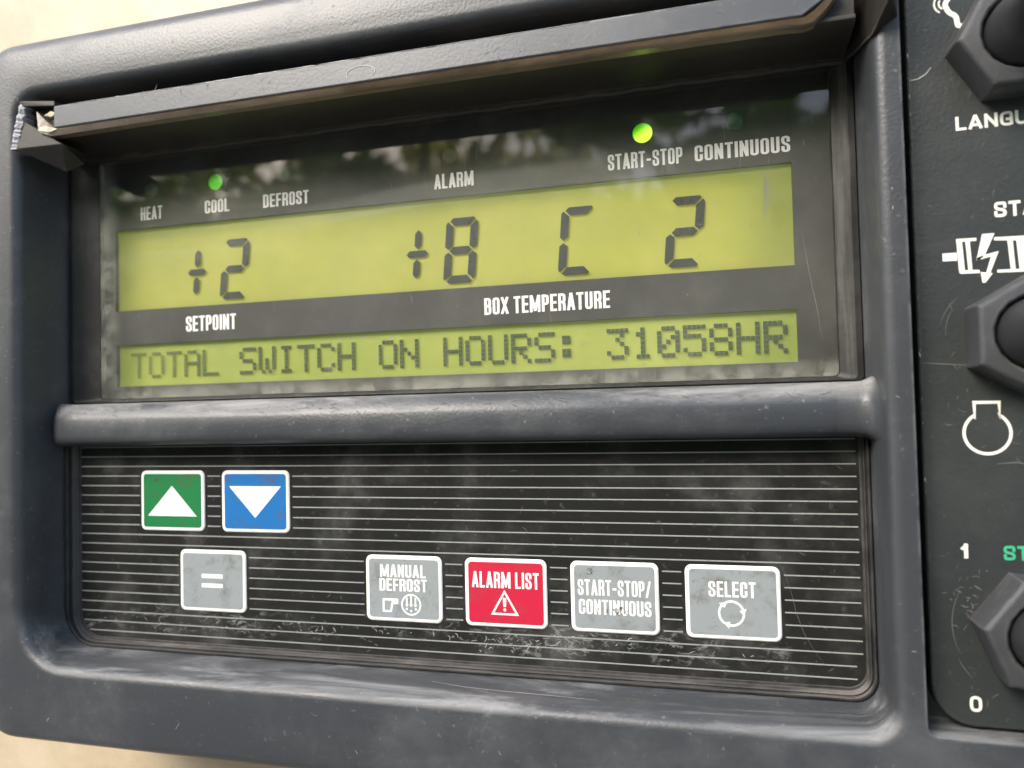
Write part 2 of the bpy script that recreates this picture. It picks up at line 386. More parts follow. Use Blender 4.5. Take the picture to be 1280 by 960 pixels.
def condensed(mb, text, u0, u1, v0, v1, h, mi=0, weight=.17, shear=0., cw=.28, gap=.09, hs=.135, rnd_=.17, space=.24):
    """heavy condensed capitals filling the box u0..u1, v0..v1"""
    H = v1 - v0; sh = H * hs; sv = weight
    x = 0; items = []
    for ch in text:
        if ch == ' ': x += space; continue
        wf, st = GL[ch]; w = cw * wf + sv * (1 if True else 0)
        items.append((x, w, st)); x += w + gap
    total = x - gap; k = (u1 - u0) / total      # mm per text unit across
    n = 0
    for x, w, st in items:
        for pts, rounded, closed in st:
            # work in a space where strokes have equal width both ways, then stretch across
            q = sh / (sv * k); cx0 = (x + sv / 2) * k * q; cw_ = max(0, (w - sv)) * k * q; cy0 = sh / 2; ch_ = H - sh
            pp = [(cx0 + a * cw_, cy0 + b * ch_) for a, b in pts]
            if rounded: pp = round_corners(pp, H * rnd_, closed)
            for quad in stroke(pp, sh, closed):
                mb.add([(u0 + p.x / q + shear * p.y, v0 + p.y, h + .006 * (n % 5)) for p in quad], [[0, 1, 2, 3]], mi)
            n += 1
def squiggle(u, v, length, ang, curl=.5, n=7):
    pts = []; a = ang
    for i in range(n): pts.append((u, v)); u += math.cos(a) * length / n; v += math.sin(a) * length / n; a += rnd.uniform(-curl, curl)
    return pts

# ------------------------------------------------------------------ the setting
g = MB(); n_ = 24
gm = bpy.data.meshes.new('ground'); gm.from_pydata([(-200, -200, 0), (200, -200, 0), (200, 200, 0), (-200, 200, 0)], [], [(0, 1, 2, 3)])
gm.materials.append(M['ground']); go = bpy.data.objects.new('ground', gm); COL.objects.link(go); go['kind'] = 'structure'
w = MB(); w.prism(rr(-420, 420, -420, 380, 12), -40, -17)
wo = w.build('wall', M['cream'], smooth=40); wo['kind'] = 'structure'

# ------------------------------------------------------------------ controller housing
HO = (-55, -62, 0)
house = thing('controller_housing', 'dark grey dusty plastic housing that frames the display, the keypad and the switches', 'controller housing', HO)
b = MB()
OL, OR, OB, OT = -137.6, 92, -59.4, 72.4
loop = lambda l, r, bb, t, rad, h: rr3(l, r, bb, t, rad, h, 10)
b.loft([loop(OL, OR, OB, OT, 8, -17), loop(OL, OR, OB, OT, 8, 12.4), loop(OL + .2, OR - .2, OB + .2, OT - .2, 7.8, 13.4), loop(OL + .8, OR - .8, OB + .7, OT - .8, 7.3, 14.3), loop(OL + 1.8, OR - 1.8, OB + 1.3, OT - 1.8, 6.5, 14.95),
        loop(OL + 3.2, OR - 3.2, OB + 2.4, OT - 3.2, 6, 15.3),
        loop(-129.6, 22.6, -46.9, 63.0, (12, 5, 4, 6), 15.3), loop(-128.8, 21.9, -46.2, 62.3, (11.3, 4.6, 4, 5.6), 15.2), loop(-128.2, 21.4, -45.6, 61.8, (10.8, 4.3, 4, 5.3), 14.8),
        loop(-127.75, 21.1, -45.15, 61.4, (10.3, 4.0, 4, 5), 14.2), loop(-127.5, 20.95, -44.95, 61.2, (10, 3.9, 4, 5), 13.4),
        loop(-127.1, 20.7, -44.65, 60.9, (8.6, 3.7, 4, 5), 9.5), loop(-126.8, 20.5, -44.4, 60.8, (7.4, 3.5, 4, 4), 5.6), loop(-126.6, 20.3, -44.25, 60.8, (7, 3.4, 4, 4), 5.2), loop(-126.6, 20.3, -44.25, 60.8, (7, 3.4, 4, 4), -1.0)])
bez = b.build('bezel', [M['bezel'], M['scratch'], M['faint']], house)
# pocket for the switch plate, cut out of the moulding
c = MB(); c.prism(rr(24.45, 84, -44.65, 67, 1.5), 8.2, 19)
cut = c.build('pocket_cutter', M['bezel'], house)
md = bez.modifiers.new('pocket', 'BOOLEAN'); md.object = cut; md.operation = 'DIFFERENCE'; md.solver = 'EXACT'
dg = bpy.context.evaluated_depsgraph_get(); dg.update()
nm = bpy.data.meshes.new_from_object(bez.evaluated_get(dg)); bez.modifiers.clear(); old = bez.data; bez.data = nm; nm.name = 'bezel'
bpy.data.objects.remove(cut)
while len(nm.materials) < 3: nm.materials.append(M['faint'])
nm.polygons.foreach_set('use_smooth', [True] * len(nm.polygons)); nm.set_sharp_from_angle(angle=R(38))

# residue, nicks and scratches on the lower ledge and its lip
sc = MB(); ledge = lambda u, t: (u, -44.38 - .60 * t / 8 + .05 + rnd.uniform(0, .01), 5.6 + t)
for n_s, cu_, su, ct, st, ln, wd in ((40, -60, 4, 3.5, 1.0, 1.6, .22), (26, -100, 5, 3, 1.2, 1.6, .16), (30, 2, 6, 4, 1.6, 1.8, .2), (14, -18, 2, 4, 1, 1.2, .2), (40, -50, 40, 5, 2, 1.2, .10), (26, 13, 3, 3.6, 1.6, 1.6, .22)):
    for i in range(n_s):
        u = max(-116, min(16, rnd.gauss(cu_, su))); t = max(.7, min(6.9, rnd.gauss(ct, st)))
        pts = [(a, max(.4, min(7.2, b2))) for a, b2 in squiggle(u, t, rnd.uniform(.4, ln), rnd.choice([0, math.pi]) + rnd.uniform(-.4, .4), .22)]
        sc.ribbon(pts, 0, rnd.uniform(.04, wd * .6), 1, on=ledge)
sc.ribbon([(-48, 3.5), (-42, 4.6), (-36, 5.0), (-28, 5.2), (-20, 5.6)], 0, .12, 0, on=ledge)
sc.ribbon([(-15.4, 4.6), (-14.6, 4.8), (-13.8, 4.5)], 0, .5, 2, on=ledge)
for i in range(34):                         # on the flat front faces
    u, v = rnd.choice([(rnd.uniform(-126, 24), rnd.uniform(-58, -48.5)), (rnd.uniform(-137, -130.5), rnd.uniform(-50, 66)), (rnd.uniform(22.6, 23.0), rnd.uniform(-44, 45)), (rnd.uniform(-120, 20), rnd.uniform(65.5, 67))])
    sc.ribbon(squiggle(u, v, rnd.uniform(.3, .8 if u > 20 or v > 60 else 2.2), rnd.uniform(0, 6.28), .3), 15.325 + .002 * (i % 5), rnd.uniform(.04, .10), rnd.choice([0, 1, 1]))
def lip(u, t):                              # over the rounded lip, 0 inside .. 1 on the front face
    pr_ = [(-44.93, 13.4), (-45.13, 14.24), (-45.58, 14.86), (-46.18, 15.26), (-46.9, 15.36)]; x = max(0, min(3.999, t * 4)); i = int(x); k = x - i
    return (u, pr_[i][0] * (1 - k) + pr_[i + 1][0] * k - .02, pr_[i][1] * (1 - k) + pr_[i + 1][1] * k + .03)
for i in range(60):
    u = rnd.uniform(-112, 14); t = rnd.uniform(.15, .8); L_ = rnd.uniform(.2, 1.3); sl = rnd.uniform(-.06, .06)
    sc.ribbon([(u + L_ * j / 5, t + sl * j / 5) for j in range(6)], 0, rnd.uniform(.015, .04), 1, on=lip)
sco = sc.build('wear_marks', [M['scratch'], M['faint'], M['grime']], house)
bmj = bmesh.new(); bmj.from_mesh(bez.data); nf = len(bmj.faces); bmj.from_mesh(sco.data); bmj.faces.ensure_lookup_table()
for f in bmj.faces[nf:]: f.material_index += 1
bmj.to_mesh(bez.data); bmj.free(); bpy.data.objects.remove(sco); bez.data.materials.append(M['grime'])

# crossbar between display and keypad: half-round bar with blended ends
prof = [(2.85, 3.2), (2.85, 7.4), (2.66, 8.3), (2.2, 9.0), (1.2, 9.75), (.4, 10.2), (-.3, 10.4), (-1.6, 10.5), (-3.2, 10.5), (-4.2, 10.2), (-4.85, 9.4), (-5.15, 8.2), (-5.25, 6.8), (-5.3, 3.2)]
cb = MB(); secs = []
for u, f_, sp_ in ((-128.2, .52, .45), (-127.4, .58, .30), (-126.8, .65, .18), (-126.0, .74, .09), (-124.9, .84, .03), (-123.4, .93, 0), (-121.4, .985, 0), (-119.4, 1, 0), (-60, 1, 0), (14.2, 1, 0), (15.1, .95, 0), (15.8, .925, 0), (18.4, .92, 0), (19.2, .935, .04), (19.8, .97, .12), (20.3, 1.04, .28), (20.7, 1.15, .52), (21.0, 1.28, .8), (21.3, 1.42, 1.1)):
    secs.append([(u, v + (v + 1.2) * sp_ * .35, 3.2 + (h - 3.2) * f_) for v, h in prof])
cb.loft(secs, closed=False)
for i in range(46):
    u = rnd.uniform(-118, 12); v = rnd.uniform(.3, 1.5); h = 10.38 - max(0, v - .3) * .58 + .06
    cb.ribbon(squiggle(u, v, rnd.uniform(.5, 2.2), rnd.choice([0, math.pi]) + rnd.uniform(-.5, .5)), h, rnd.uniform(.05, .14), 1)
for i in range(60):
    u = rnd.gauss(-40, 40); u = max(-120, min(14, u)); v = rnd.uniform(.9, 1.5)
    cb.ribbon(squiggle(u, v, rnd.uniform(.4, 1.6), rnd.choice([0, math.pi]) + rnd.uniform(-.3, .3), .4), 9.75 + (1.2 - v) * .58 + .07, rnd.uniform(.04, .12), 1)
cb.build('crossbar', [M['bar'], M['faint']], house, smooth=50)

# hood over the display (what is left of the cover's hinge channel)
hd = MB()
hp = [(51.2, 2.2), (51.25, 3.9), (51.6, 4.35), (52.0, 4.4), (52.12, 5.0), (52.2, 10), (52.45, 14.6), (52.85, 15.4), (53.4, 15.4), (53.6, 14.5), (57.0, 14.5), (57.5, 15.4), (58.0, 15.2), (58.4, 8), (58.6, 2.2)]
us = [-124.6 + i * (143.6 / 60) for i in range(61)]
hd.loft([[(u, v + (.10 * math.sin(u * .9) + .06 * math.sin(u * 2.3)) * (1 if 1 <= j <= 3 else 0), h) for j, (v, h) in enumerate(hp)] for u in us], closed=True, cap0=True, cap1=True)
hd.build('hood', M['hood'], house, smooth=30)
# gusset at the hood's right end
ck = MB()
ck.hull([(18.8, 51.4, 3.5), (19.1, 51.05, 5), (22.7, 53.35, 20), (21.0, 50.1, 15.2), (24.3, 52.2, 15.2), (24.3, 70, 15.2), (22.7, 70, 20), (18.8, 70, 3.5)])
ck.build('hood_gusset', M['hood'], house)
# broken hinge bracket at the hood's left end
br = MB()
left, inner, hj = [], [], []
for i in range(27):
    t = i / 26; left.append((-130.2 - 2.5 * t + rnd.uniform(-.09, .09), 61.9 - 9.0 * t)); inner.append((-129.0 - 2.3 * t + rnd.uniform(-.22, .22), 61.3 - 8.5 * t)); hj.append(12.0 + rnd.uniform(-.22, .22))
outer_lo = [(p[0], p[1], 7.6) for p in left]; outer_hi = [(p[0], p[1], hh) for p, hh in zip(left, hj)]; inn = [(p[0], p[1], hh - .2) for p, hh in zip(inner, hj)]; inn_lo = [(p[0] + .4, p[1], 8.0) for p in inner]
br.loft([outer_lo, outer_hi, inn, inn_lo], closed=False, mi=1)
br.hull([(-130.2, 62.0, 12.1), (-121.9, 61.0, 12.0), (-121.9, 60.1, 12.0), (-129.6, 61.0, 12.0), (-130.2, 62, 7.5), (-121.9, 61, 7.5), (-121.9, 60.1, 7.5), (-129.6, 61, 7.5)])
br.hull([(-131.4, 52.9, 11.8), (-129.7, 58.2, 11.6), (-126.6, 55.2, 10.6), (-124.2, 53.6, 10.4), (-121.8, 53.2, 10.6), (-121.8, 50.9, 5.4), (-123.8, 48.9, 7.6), (-129.0, 51.3, 9.4), (-131.4, 52.9, 7.4), (-129.7, 58.2, 7.4), (-121.8, 53.2, 4.5)])
br.hull([(-121.8, 61, 7.9), (-129.8, 61, 7.9), (-129.8, 55, 7.9), (-121.8, 55, 7.9), (-121.8, 61, 5), (-129.8, 61, 5), (-129.8, 55, 5), (-121.8, 55, 5)])
br.build('hinge_bracket', [M['hood'], M['torn']], house, label='broken hinge bracket with rough torn left edge', lift=5, ref=12)

# ------------------------------------------------------------------ stub of the flip cover in the hinge channel
fc = thing('flip_cover', 'snapped off flap with a long grey strip and yellowed clear edge under the top bezel', 'cover', (-53, 54, 11))
s_ = MB()
sp = [(54.75, 11.6), (54.75, 13.9), (54.95, 14.15), (58.7, 14.2), (59.0, 13.95), (59.05, 11.6)]
secs = [[(u, v, h) for v, h in sp] for u in (-119.7, -119.4, -100, -70, -40, -10, 12.2)]
secs += [[(13.4, 54.75 + (v - 54.75) * .82 + .8, h) for v, h in sp], [(15.6, 54.75 + (v - 54.75) * .55 + 2.3, h) for v, h in sp]]
s_.loft(secs, closed=True, cap0=True, cap1=True)
for i in range(26):
    u = rnd.uniform(-116, 10); v = rnd.uniform(55.2, 58.5)
    s_.ribbon(squiggle(u, v, rnd.uniform(.4, 2.0), rnd.uniform(0, 6.28), .35), 14.24, rnd.uniform(.04, .09), 1)
for i in range(90):                         # rubbed pale upper edge
    u = rnd.choice([rnd.uniform(-119, -40), rnd.uniform(-119, 12)]); L_ = rnd.uniform(.8, 5)
    s_.ribbon([(u + L_ * j / 4, 58.78 + rnd.uniform(-.03, .03)) for j in range(5)], 14.225 + .001 * (i % 7), rnd.uniform(.05, .2), 2 if u < -60 and i % 2 else 1)
arc = [(-56.5 + 2.6 * math.cos(a), 56.3 + 1.15 * math.sin(a)) for a in [R(215 + 12 * k * -1) for k in range(22)]]
s_.ribbon(arc, 14.245, .16, 2)
s_.build('strip', [M['strip'], M['faint'], M['scratch']], fc, smooth=30, lift=3, ref=14)
a_ = MB(); secs = []
for u, v0, v1 in ((-124.2, 54.9, 58.6), (-123.6, 54.3, 58.0), (-122, 53.75, 56.5), (-119.6, 53.7, 54.74), (-95, 53.85, 54.74), (-60, 53.85, 54.74), (-20, 53.8, 54.74), (10, 53.75, 54.74), (12.6, 53.6, 54.7), (13.9, 53.9, 55.5), (15.6, 55.5, 57.0), (17.2, 57.6, 58.6)):
    secs.append([(u, v0, 11.5), (u, v0, 13.2), (u, v0 + .22, 13.5), (u, v1, 13.85), (u, v1, 11.5)])
a_.loft(secs, closed=True, cap0=True, cap1=True)
ac = a_.build('clear_edge', M['acrylic'], fc, smooth=30, lift=3, ref=14)
ch = MB(); ch.hull([(-123.9, 54.9, 13.8), (-121.0, 54.2, 14.0), (-119.2, 54.65, 13.9), (-121.4, 55.3, 13.9), (-123.3, 55.9, 13.5), (-123.9, 54.9, 12), (-119.2, 54.65, 12)])
ch.hull([(-123.2, 57.9, 13.2), (-121.4, 58.5, 13.3), (-120.1, 58.0, 13.4), (-121.2, 57.4, 13.3), (-123.0, 57.3, 12), (-120.3, 57.6, 12)])
ch.build('chipped_end', M['chip'], fc, label='whitened chipped end of the clear edge', lift=3, ref=14)

# ------------------------------------------------------------------ display
dp = thing('display', 'dusty display window with two lit yellow green screens of digits and dot letters', 'display', (-53, 3, 0))
A0, A1, AB, AT = -118.65, 11.3, 21.65, 38.1      # upper screen
B0, B1, BB, BT = -118.4, 11.4, 6.35, 14.72       # lower screen
mk = MB(); H0, H1 = -.8, .6; Lm, Rm_, Bm, Tm = -126.4, 20.2, 2.9, 59
mk.box(Lm, A0, Bm, Tm, H0, H1); mk.box(A1, Rm_, Bm, Tm, H0, H1)
for v0, v1 in ((AT, Tm), (BT, AB), (Bm, BB)): mk.box(A0, A1, v0, v1, H0, H1)
mk.build('back_plate', M['mask'], dp)
def screen(l, r, b_, t, m, label):
    q = MB(); q.box(l - .1 if False else l, r, b_, t, -.9, -.25); o = q.build('lcd_screen', m, dp, label=label); return o
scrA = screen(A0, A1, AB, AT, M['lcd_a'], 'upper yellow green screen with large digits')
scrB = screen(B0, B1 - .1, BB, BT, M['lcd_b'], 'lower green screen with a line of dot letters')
# seven-segment characters
SH = .087
def seg7(mb, u0, v0, segs, w=6.0, H=11.7, t=1.42, g=.14):
    T = lambda x, y: (u0 + x + SH * y, v0 + y)
    m = H / 2; c = .55
    S7 = {
     'a': [(c + g, H - c), (c + c + g, H), (w - c - g - .2, H), (w - c - g + .15, H - .35), (w - t - g, H - t), (t + g, H - t)],
     'd': [(t + g, t), (w - t - g, t), (w - c - g + .15, .35), (w - c - g - .2, 0), (c + c + g, 0), (c + g, .35)],
     'g': [(.75 + g, m), (t + .15, m + t / 2), (w - t - .15, m + t / 2), (w - .75 - g, m), (w - t - .15, m - t / 2), (t + .15, m - t / 2)],
     'f': [(0, H - c - .5), (.3, H - c - g * .5), (t, H - t - g), (t, m + t / 2 + .1), (.66, m + g + .08), (0, m + .75)],
     'e': [(0, m - .75), (.66, m - g - .08), (t, m - t / 2 - .1), (t, t + g), (.3, c + g * .5), (0, c + .5)],
     'b': [(w, H - c - .5), (w - .3, H - c - g * .5), (w - t, H - t - g), (w - t, m + t / 2 + .1), (w - .66, m + g + .08), (w, m + .75)],
     'c': [(w, m - .75), (w - .66, m - g - .08), (w - t, m - t / 2 - .1), (w - t, t + g), (w - .3, c + g * .5), (w, c + .5)]}
    for k in segs: mb.prism([T(x, y) for x, y in S7[k]], .05, .12)
def plus(mb, uc, vc):
    T = lambda x, y: (uc + x + SH * y, vc + y); t = .64
    mb.prism([T(*p) for p in ((-2.1, 0), (-1.5, t), (1.5, t), (2.1, 0), (1.5, -t), (-1.5, -t))], .05, .12)
    for s in (1, -1): mb.prism([T(*p) for p in ((-t, s * 1.55), (0, s * .92), (t, s * 1.55), (t, s * 3.7), (0, s * 4.4), (-t, s * 3.7))], .05, .12)
for lab, uc, ud, segs in (('+2', -99.55, -94.5, 'abged'), ('+8', -52.85, -48.05, 'abcdefg'), ('C', None, -27.05, 'afed'), ('2', None, -9.05, 'abged')):
    q = MB(); seg7(q, ud, 22.62, segs)
    if uc: plus(q, uc, 28.4)
    q.build('digits', M['seg'], scrA, label='black segments reading ' + lab)
DOT = {'T': '11111 00100 00100 00100 00100 00100 00100', 'O': '01110 10001 10001 10001 10001 10001 01110', 'A': '01110 10001 10001 11111 10001 10001 10001',
 'L': '10000 10000 10000 10000 10000 10000 11111', 'S': '01111 10000 10000 01110 00001 00001 11110', 'W': '10001 10001 10001 10101 10101 10101 01010', 'I': '01110 00100 00100 00100 00100 00100 01110',
 'C': '01110 10001 10000 10000 10000 10001 01110', 'H': '10001 10001 10001 11111 10001 10001 10001', 'N': '10001 10001 11001 10101 10011 10001 10001', 'U': '10001 10001 10001 10001 10001 10001 01110',
 'R': '11110 10001 10001 11110 10100 10010 10001', ':': '00000 01100 01100 00000 01100 01100 00000', '3': '11111 00010 00100 00010 00001 10001 01110', '1': '00100 01100 00100 00100 00100 00100 01110',
 '0': '01110 10001 10011 10101 11001 10001 01110', '5': '11111 10000 11110 00001 00001 10001 01110', '8': '01110 10001 10001 01110 10001 10001 01110'}
q = MB()
for i, chx in enumerate('TOTAL SWITCH ON HOURS: 31058HR'):
    if chx == ' ': continue
    for r_, row in enumerate(DOT[chx].split()):
        for k, bit in enumerate(row):
            if bit == '1':
                u = -115.35 + i * 4.192 + k * .735; v = 13.1 - (r_ + 1) * .745
                q.prism([(u, v), (u + .70, v), (u + .70, v + .705), (u, v + .705)], .02, .06)
q.build('dot_lettering', M['dot'], scrB, label='grey dot letters TOTAL SWITCH ON HOURS: 31058HR')
for tx, u0, u1, v0, v1 in (('HEAT', -112.25, -107.1, 39.68, 42.35), ('COOL', -97.2, -91.65, 39.73, 42.28), ('DEFROST', -84.15, -74.35, 39.65, 42.18), ('ALARM', -49.1, -41.65, 39.7, 42.36),
                           ('START-STOP', -17.8, -5.5, 39.75, 42.45), ('CONTINUOUS', -3.55, 11.2, 39.75, 42.35), ('SETPOINT', -101.8, -90.45, 16.72, 19.72), ('BOX TEMPERATURE', -40.2, -18.1, 16.58, 19.53)):
    q = MB(); condensed(q, tx, u0, u1, v0, v1, .63); q.build('lettering', M['white'], dp, label='white word ' + tx)
def led(u, v, m, label, r=1.55):
    q = MB(); loops = []
    for k in range(6):
        a = R(90 * k / 6); loops.append([(u + r * math.cos(a) * math.cos(t), v + r * math.cos(a) * math.sin(t), .6 + .7 * math.sin(a)) for t in [R(15 * j) for j in range(24)]])
    q.loft(loops, cap1=True); q.build('indicator_light', m, dp, smooth=60, label=label)
led(-109.7, 45.7, M['led_off'], 'unlit lamp above HEAT'); led(-94.7, 45.75, M['led_dim'], 'dim green lamp above COOL'); led(-79.4, 45.5, M['led_off'], 'unlit lamp above DEFROST')
led(-46.0, 45.6, M['led_off'], 'unlit lamp above ALARM'); led(-11.9, 45.5, M['led_on'], 'bright green lamp above START-STOP', 1.65); led(2.9, 45.6, M['led_off_green'], 'unlit greenish lamp above CONTINUOUS')
# clear window and its moulded rim
fr_ = MB()
fr_.loft([rr3(-126.3, 20.2, 2.95, 58.9, .8, 2.0), rr3(-126.2, 20.1, 3.0, 58.8, .8, 4.3), rr3(-125.3, 19.2, 3.2, 58.0, .8, 4.5), rr3(-123.4, 18.2, 3.35, 57.5, .8, 3.6), rr3(-120.1, 17.0, 3.75, 56, .9, 3.05), rr3(-119.9, 16.8, 3.9, 55.9, .9, 2.0)])
fr_.build('window_rim', M['frost'], dp, smooth=25)
pn = MB(); pn.prism(rr(-119.95, 16.85, 3.85, 55.95, .9, 4), 2.1, 3.0)
for i in range(95):
    u = rnd.uniform(-118, 15); v = rnd.uniform(4.5, 46); L = rnd.choice([.3, .5, .9, 1.6]) * rnd.uniform(.6, 1.4)
    if i < 24: u = rnd.uniform(-28, 10); v = rnd.uniform(7, 15); L *= 1.4
    pn.ribbon(squiggle(u, v, L, rnd.uniform(0, 6.28), .55), 3.012 + .002 * (i % 5), rnd.uniform(.04, .10), 1)
for i in range(20):
    u = rnd.uniform(-60, 15); v = rnd.uniform(38, 48); pn.ribbon(squiggle(u, v, rnd.uniform(1.5, 5), R(-90) + rnd.uniform(-.12, .12), .08), 3.02 + .002 * (i % 4), rnd.uniform(.035, .07), 1)
pn.ribbon([(-118 + 3, 0 + 30)] * 0 or [(12.3, 26), (12.8, 22), (13.4, 18), (14.1, 14), (14.6, 9.5)], 3.03, .08, 1)
for i in range(14):
    u = 7.4 + rnd.uniform(-.6, .6); pn.ribbon(squiggle(u, rnd.uniform(34, 37), rnd.uniform(3, 9), R(-91), .05), 3.035 + .001 * i, .06, 1)
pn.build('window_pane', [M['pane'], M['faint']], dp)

sw = None
# ------------------------------------------------------------------ keypad
kp = thing('keypad', 'black keypad with thin pale stripes and seven coloured buttons below the display', 'keypad', (-53, -43, 3))
BW, BH = 14.25, 11.4
BT_ = [('green', -109.5, -21.65), ('blue', -91.4, -21.65), ('equals', -100.7, -36.55), ('defrost', -62.05, -36.5), ('alarm', -43.6, -36.5), ('startstop', -25.35, -36.5), ('select', -7.0, -36.5)]
mb = MB(); mb.prism(rr(-124.3, 18.95, -43.05, -4.6, (4.2, 2.6, .8, .8)), 2.6, 4.0)
for k in range(20):
    v = -5.66 - 1.881 * k; e = .6 if k < 19 else 2.0
    cuts = sorted((u - .55, u + BW + .55) for _, u, b0 in BT_ if b0 - .25 < v < b0 + BH + .25)
    x = -124.0 + (e if k > 17 else 0); spans = []
    for a, c2 in cuts: spans.append((x, a)); x = c2
    spans.append((x, 18.55 - (.9 if k > 17 else 0)))
    for a, c2 in spans: mb.box(a, c2, v - .10, v + .10, 4.0, 4.02, 1)
for i in range(70):
    u = rnd.uniform(-122, 17); v = rnd.uniform(-42, -6); mb.ribbon(squiggle(u, v, rnd.uniform(.4, 2.0), rnd.uniform(0, 6.28), .5), 4.03 + .002 * (i % 6), rnd.uniform(.035, .08), 3)
for i in range(230):                        # scuffed whitish residue along the lower edge
    u = rnd.choice([rnd.gauss(-72, 7), rnd.gauss(-34, 8), rnd.gauss(-28, 10), rnd.uniform(-120, 14)]); v = rnd.gauss(-38.9, .75)
    if v > -36.9 and any(u0 - .5 < u < u0 + BW + .5 for _, u0, _b in BT_): continue
    if not -122 < u < 17: continue
    mb.ribbon(squiggle(u, v, rnd.uniform(.25, 1.4), rnd.uniform(-.5, .9), .9), 4.03 + .002 * (i % 8), rnd.uniform(.04, .12), 2 if rnd.random() < .3 else 3)
mb.ribbon([(7.6, -25), (8.8, -29), (9.4, -32), (10.4, -35), (11.6, -37.2), (13.2, -39.6)], 4.05, .05, 3)
mb.build('membrane', [M['membrane'], M['stripe'], M['scratch'], M['faint']], kp, label='glossy black sheet with thin pale horizontal stripes')
gk = MB(); out = rr(-126.5, 20.2, -44.15, -4.0, (6.8, 3.6, 1, 1)); inn = rr(-123.9, 18.95, -42.6, -4.9, (4.6, 2.7, .8, .8))
mid1 = rr(-125.7, 19.85, -43.7, -4.5, (6.0, 3.4, 1, 1)); mid2 = rr(-125.3, 19.6, -43.5, -4.8, (5.5, 3.2, .9, .9))
f3 = lambda L, h: [(u, v, h) for u, v in L]
gk.loft([f3(out, 2.6), f3(out, 5.6), f3(mid1, 5.75), f3(mid1, 4.7), f3(mid2, 4.75), f3(mid2, 5.0), f3(rr(-124.6, 19.2, -43.1, -4.85, (5.1, 2.9, .9, .9)), 4.1), f3(inn, 4.15), f3(inn, 2.7)])
gk.build('gasket', M['gasket'], kp, smooth=30)
def button(u, v, m, label):
    q = MB()
    q.loft([rr3(u, u + BW, v, v + BH, 1.1, 3.9), rr3(u, u + BW, v, v + BH, 1.1, 4.16), rr3(u + .2, u + BW - .2, v + .2, v + BH - .2, .95, 4.3)], cap1=True)
    q.prism(rr(u + .62, u + BW - .62, v + .62, v + BH - .62, .6), 4.3, 4.325, 1)
    return q.build('button', [M['btn_white'], m], kp, label=label)
def sym(parent, name='symbol', mat=None, label=None):
    class Ctx(MB): pass
    q = Ctx(); q.done = lambda: q.build(name, mat or M['btn_white'], parent, label=label, lift=4 if parent is sw else 0, ref=8); return q
TOP = 4.335
def cir(cu, cv, r, a0, a1, n=28): return [(cu + r * math.cos(R(a0 + (a1 - a0) * i / n)), cv + r * math.sin(R(a0 + (a1 - a0) * i / n))) for i in range(n + 1)]
def line(q, pts, w, h, closed=False, mi=0):
    for quad in stroke(pts, w, closed): q.add([(p.x, p.y, h) for p in quad], [[0, 1, 2, 3]], mi)
